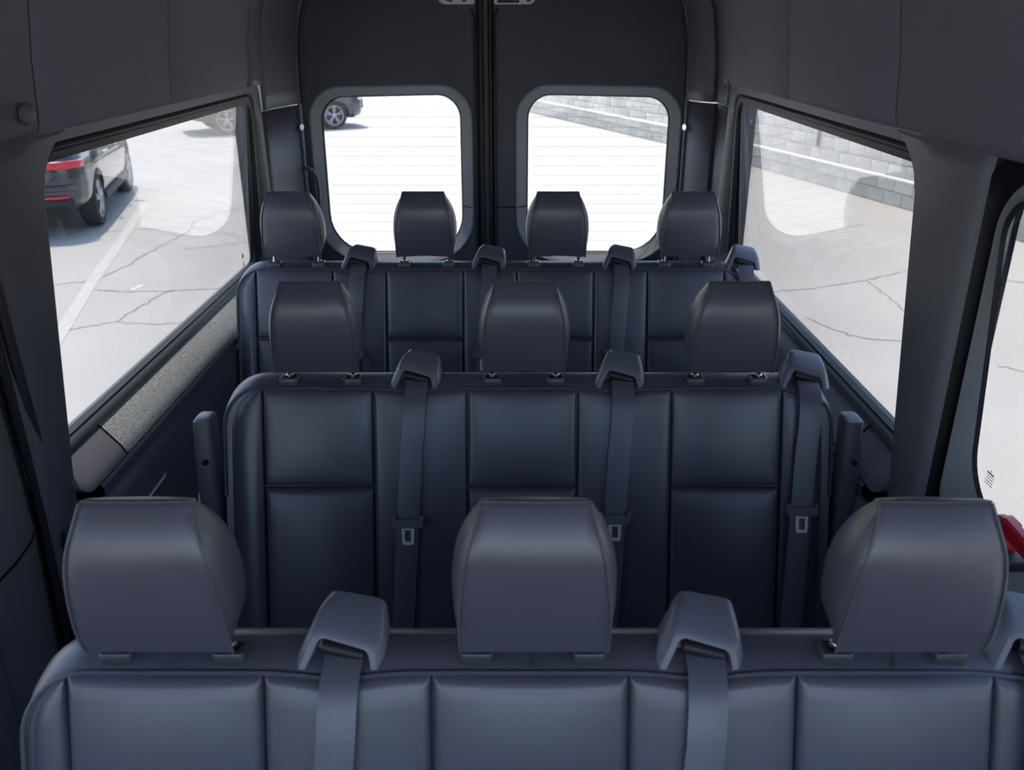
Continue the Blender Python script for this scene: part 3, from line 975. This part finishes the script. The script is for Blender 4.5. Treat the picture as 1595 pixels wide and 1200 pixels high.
# ---- block wall
BLOCK = bpy.data.materials.new('concrete_block'); BLOCK.use_nodes = True
nt = BLOCK.node_tree; bs = nt.nodes['Principled BSDF']; bs.inputs['Roughness'].default_value = .9
oi = nt.nodes.new('ShaderNodeObjectInfo')
tc = nt.nodes.new('ShaderNodeTexCoord')
nz = nt.nodes.new('ShaderNodeTexNoise'); nz.inputs['Scale'].default_value = 9; nz.inputs['Detail'].default_value = 6
nt.links.new(tc.outputs['Object'], nz.inputs['Vector'])
ad = nt.nodes.new('ShaderNodeMath'); ad.operation = 'MULTIPLY_ADD'; ad.inputs[1].default_value = .5
nt.links.new(oi.outputs['Random'], ad.inputs[0]); nt.links.new(nz.outputs[0], ad.inputs[2])
rp = nt.nodes.new('ShaderNodeValToRGB')
rp.color_ramp.elements[0].position = .35; rp.color_ramp.elements[1].position = 1.0
rp.color_ramp.elements[0].color = (.42, .39, .34, 1); rp.color_ramp.elements[1].color = (.60, .56, .49, 1)
nt.links.new(ad.outputs[0], rp.inputs[0]); nt.links.new(rp.outputs[0], bs.inputs['Base Color'])
MORTAR = mat('mortar', (0.40, 0.37, 0.32), 0.95, var=.1, vscale=6)
pk = P(1090, 236, Z=GROUND)
pa = P(1413, 327, Z=GROUND); pb = P(823, 174.5, Z=GROUND)
da = (pa - pk).normalized(); db = (pb - pk).normalized()
near = pk + da * 14.0
far = pk + db * 18.0
bwall = empty('block_wall', pk)
tag(bwall, 'grey concrete block wall with a white rail behind the parking lot', 'wall')
T = 0.2


def off(d, flip):
    n = Vector((-d.y, d.x, 0))
    return n if n.dot(Vector((0, 0, 0)) - pk) < 0 else -n      # pointing away from the van


na, nb = off(da, 0), off(db, 1)
core = MB()
for d, L, n in ((da, 14.0, na), (db, 18.0, nb)):
    a0 = n * .012; a1 = n * T
    vv = [a0, d * L + a0, d * L + a1, a1]
    core.add([v for v in vv] + [v + Vector((0, 0, 2.6)) for v in vv], [(0, 1, 2, 3), (4, 5, 6, 7), (0, 1, 5, 4), (1, 2, 6, 5), (2, 3, 7, 6), (3, 0, 4, 7)])
core.build('wall_core', MORTAR, bwall, smooth=False)
bm_ = MB().box((0.006, -.004, .006), (0.394, .03, .194), .006)
blk = bm_.build('block', BLOCK, bwall, smooth=True, ang=40)
bme = blk.data
bpy.data.objects.remove(blk)
cnt = 0
for d, L, n in ((da, 8.6, na), (db, 10.4, nb)):
    M = Matrix((( d.x, n.x, 0), (d.y, n.y, 0), (0, 0, 1)))
    rz = math.atan2(d.y, d.x)
    flipy = (Vector((-math.sin(rz), math.cos(rz), 0)).dot(n) < 0)
    for row in range(6):
        st = 0.0 if row % 2 == 0 else -0.2
        k = 0
        while st + k * 0.4 + .4 < L:
            x = st + k * 0.4
            k += 1
            if x < -0.01: continue
            o = bpy.data.objects.new('block', bme); COL.objects.link(o); o.parent = bwall
            o.location = d * x + Vector((0, 0, row * .2)) + n * random.uniform(-.003, .004)
            o.rotation_euler = (0, 0, rz)
            if flipy: o.scale = (1, -1, 1)
            cnt += 1
print('blocks', cnt)
rail = MB()
for d, L, n in ((da, 14.0, na), (db, 18.0, nb)):
    rail.tube([d * t - n * .03 + Vector((0, 0, .395)) for t in (0, L * .5, L)], .022, 8)
rail.build('rail', WHITE, bwall)
for t in (.8, 4.2, 7.6):
    MB().box((-.03, -.03, .0), (.03, .02, .38), .005).build('drain_pipe', BLACK, bwall, loc=da * t + Vector((0, 0, .62)) - na * .01)


# ---- cars
PAINTC = mat('car_paint', (0.050, 0.058, 0.075), 0.18, metal=0.6, coat=1.0)
CGLASS = mat('car_glass', (0.015, 0.018, 0.022), 0.04, spec=0.8)
TYRE = mat('tyre', (0.022, 0.022, 0.024), 0.8)
RIM = mat('alloy_rim', (0.42, 0.43, 0.45), 0.3, metal=0.9)
TAIL = mat('tail_lamp', (0.62, 0.015, 0.025), 0.2, coat=1.0)
CBLK = mat('car_cladding', (0.02, 0.02, 0.022), 0.5)
PLATEM = mat('plate', (0.7, 0.7, 0.7), 0.5)

PLAN = [(-2.22, .58), (-2.17, .70), (-2.08, .82), (-1.90, .885), (-1.5, .915), (-.8, .925), (.6, .925), (1.5, .915), (1.9, .86), (2.12, .72), (2.24, .50)]
ROOF = [(-2.22, .95), (-2.17, 1.00), (-2.08, 1.04), (-1.95, 1.16), (-1.62, 1.46), (-1.45, 1.55), (-1.0, 1.62), (-.2, 1.64), (.3, 1.60), (.55, 1.50), (1.20, 1.04), (1.6, 1.00), (2.0, .92), (2.24, .80)]
BELTL = [(-2.22, .90), (-2.0, .99), (-1.5, 1.03), (0, 1.0), (1.2, .98), (1.9, .90), (2.24, .76)]
BOT = [(-2.22, .44), (-2.1, .36), (-1.8, .30), (-1.5, .26), (1.5, .26), (1.9, .26), (2.24, .34)]


def ring(y, off=0.0):
    w = interp(PLAN, y); zr = interp(ROOF, y); zb = interp(BELTL, y); z0 = interp(BOT, y)
    zr = max(zr, zb + .015)
    h = zr - zb
    gw = w * (.93 - .28 * min(1, h / .6))
    w += off
    return [(0, z0), (w * .80, z0), (w * .95, z0 + .10), (w * .985, .50), (w, .66), (w * .985, .82), (w * .95, zb - .02), (w * .93, zb),
            (gw + (w * .93 - gw) * .5 + off, zb + h * .5), (gw + off, zr - .045 * min(1, h / .3)), (gw * .86, zr + off), (0, zr + .02 + off)]


def surf_pt(y, i, t, off):
    r = ring(y, off)
    a, b = r[i], r[i + 1]
    return Vector((a[0] + (b[0] - a[0]) * t, y, a[1] + (b[1] - a[1]) * t))


def make_car():
    root = empty('parked_car')
    ys = sorted(set([-2.22 + 4.46 * k / 44 for k in range(45)] + [p[0] for p in ROOF] + [p[0] for p in PLAN]))
    loops = []
    for y in ys:
        r = ring(y)
        loops.append([(x, y, z) for x, z in r] + [(-x, y, z) for x, z in reversed(r[1:-1])])
    body = MB().loft(loops, cap0=True, cap1=True).build('car_body', PAINTC, root, ang=35)
    WR = .345
    # wheel arches cut out of the body
    cut = MB()
    for yy in (-1.34, 1.34):
        for sx in (-1, 1):
            cut.tube([(sx * .62, yy, WR), (sx * 1.2, yy, WR)], .405, 32)
    co = cut.build('cutter', CBLK, None, smooth=False)
    md = body.modifiers.new('arch', 'BOOLEAN'); md.operation = 'DIFFERENCE'; md.object = co; md.solver = 'EXACT'
    dg = bpy.context.evaluated_depsgraph_get()
    me = bpy.data.meshes.new_from_object(body.evaluated_get(dg))
    body.modifiers.clear(); body.data = me
    me.polygons.foreach_set('use_smooth', [True] * len(me.polygons)); me.set_sharp_from_angle(angle=math.radians(35))
    bpy.data.objects.remove(co)
    # wheels
    tl = [(.19, .23), (.20, .30), (.335, .335), (.345, .30), (.345, .14)]
    for yy in (-1.34, 1.34):
        for sx in (-1, 1):
            wh = MB()
            prof = [(.66, .20), (.67, .31), (.70, .345), (.86, .345), (.895, .325), (.90, .255), (.885, .245), (.87, .24)]
            N = 36
            lps = [[(sx * x, yy + r * math.cos(2 * PI * k / N), .345 + r * math.sin(2 * PI * k / N)) for k in range(N)] for x, r in prof]
            w = wh.loft(lps).build('wheel', TYRE, root, ang=40)
            rm = MB()
            lps = [[(sx * x, yy + r * math.cos(2 * PI * k / N), .345 + r * math.sin(2 * PI * k / N)) for k in range(N)] for x, r in [(.88, .246), (.893, .243), (.893, .225), (.86, .215), (.80, .21)]]
            rm.loft(lps)
            for k in range(5):
                for dlt in (-.16, .16):
                    a = 2 * PI * k / 5 + .3
                    c0 = Vector((sx * .885, yy + .05 * math.cos(a), .345 + .05 * math.sin(a)))
                    c1 = Vector((sx * .880, yy + .232 * math.cos(a + dlt), .345 + .232 * math.sin(a + dlt)))
                    rm.tube([c0, c1], [.022, .017], 6)
            rm.tube([(sx * .84, yy, .345), (sx * .895, yy, .345)], .05, 14)
            rm.build('rim', RIM, w, ang=40)
            MB().tube([(sx * .70, yy, .345), (sx * .80, yy, .345)], .205, 24).build('brake', CBLK, w)
    # side glass, rear glass, windscreen
    def patch(name, m, yr, i, t0, t1, off, mirror=True, ny=8, nt_=3):
        for sx in ((-1, 1) if mirror else (1,)):
            L = []
            for k in range(ny + 1):
                y = yr[0] + (yr[1] - yr[0]) * k / ny
                L.append([(lambda q: (q.x * sx, q.y, q.z))(surf_pt(y, i, t0 + (t1 - t0) * j / nt_, off)) for j in range(nt_ + 1)])
            o = MB().loft(L, closed=False).build(name, m, root, ang=60)
            solidify(o, .006)
    for ya, yb in ((-1.72, -1.02), (-.96, -.10), (-.04, .72)):
        patch('side_window', CGLASS, (ya, yb), 8, -.7, .9, .006)
    L = [[(-.56, -2.06, 1.085), (.56, -2.06, 1.085)], [(-.56, -1.95, 1.19), (.56, -1.95, 1.19)], [(-.54, -1.62, 1.49), (.54, -1.62, 1.49)]]
    o = MB().loft(L, closed=False).build('rear_window', CGLASS, root); solidify(o, .01)
    L = [[(-.60, .60, 1.52), (.60, .60, 1.52)], [(-.66, 1.14, 1.12), (.66, 1.14, 1.12)]]
    o = MB().loft(L, closed=False).build('windscreen', CGLASS, root); solidify(o, .01)
    # lamps
    def band(name, m, za, zb, pth, parent=root):
        L = []
        for x, y in pth:
            L.append([(x, y, za), (x * 1.012, y - .008, za + .01), (x * 1.012, y - .008, zb - .01), (x, y, zb)])
        o = MB().loft(L, closed=False).build(name, m, parent, ang=50); solidify(o, .012)
    band('tail_light', TAIL, .855, .945, [(.30, -2.235), (.58, -2.235), (.715, -2.175), (.815, -2.09), (.875, -1.93)])
    band('tail_light', TAIL, .855, .945, [(-.30, -2.235), (-.58, -2.235), (-.715, -2.175), (-.815, -2.09), (-.875, -1.93)])
    band('lamp_strip', mat('lamp_dark', (.18, .01, .02), .15, coat=1.0), .875, .925, [(-.30, -2.235), (0, -2.238), (.30, -2.235)])
    band('reflector', TAIL, .50, .535, [(.42, -2.235), (.58, -2.232), (.69, -2.18)])
    band('reflector', TAIL, .50, .535, [(-.42, -2.235), (-.58, -2.232), (-.69, -2.18)])
    band('bumper', CBLK, .40, .49, [(-.74, -2.15), (-.58, -2.238), (0, -2.242), (.58, -2.238), (.74, -2.15)])
    band('bumper_step', PAINTC, .60, .66, [(-.78, -2.12), (-.60, -2.25), (0, -2.256), (.60, -2.25), (.78, -2.12)])
    band('plate', PLATEM, .70, .80, [(-.20, -2.237), (.20, -2.237)])
    band('badge', CHROME, .745, .765, [(.36, -2.232), (.47, -2.232)])
    for sx in (-1, 1):
        for y in (-.62, .30):
            MB().tube([(sx * .915, y - .10, .88), (sx * .945, y - .08, .885), (sx * .945, y + .06, .885), (sx * .915, y + .08, .88)], .014, 8).build('door_handle', CHROME, root)
        MB().tube([(sx * .90, .78, 1.06), (sx * 1.02, .74, 1.08), (sx * 1.06, .73, 1.08)], [.03, .06, .04], 10).build('mirror', PAINTC, root)
        band('head_light', mat('head_lamp', (.7, .72, .75), .1, coat=1.0), .70, .78, [(sx * .55, 2.235), (sx * .73, 2.13), (sx * .82, 2.02)])
        MB().box((sx * .90 - .02, -.95, .27), (sx * .90 + .02, .95, .37), .01).build('side_skirt', CBLK, root)
    band('grille', CBLK, .48, .70, [(-.5, 2.25), (0, 2.256), (.5, 2.25)])
    return root


def copy_tree(o, parent=None):
    c_ = o.copy(); COL.objects.link(c_); c_.parent = parent
    for ch in list(o.children):
        copy_tree(ch, c_)
    return c_


car = make_car()
wr = P(152, 350, Z=GROUND); wf = P(195, 299, Z=GROUND)
hd_ = (wf - wr).normalized()
rz = math.atan2(hd_.y, hd_.x) - PI / 2
side = Vector((hd_.y, -hd_.x, 0))
car.location = wr - side * .80 + hd_ * 1.34
car.location.z = GROUND
car.rotation_euler = (0, 0, rz)
tag(car, 'dark car with red tail lights outside the left side window', 'car', 'cars parked on the lot')
car2 = copy_tree(car)
car2.location = (-6.15, 23.3, GROUND)
car2.rotation_euler = (0, 0, math.radians(-62))
tag(car2, 'far dark car seen through the left rear door window', 'car', 'cars parked on the lot')
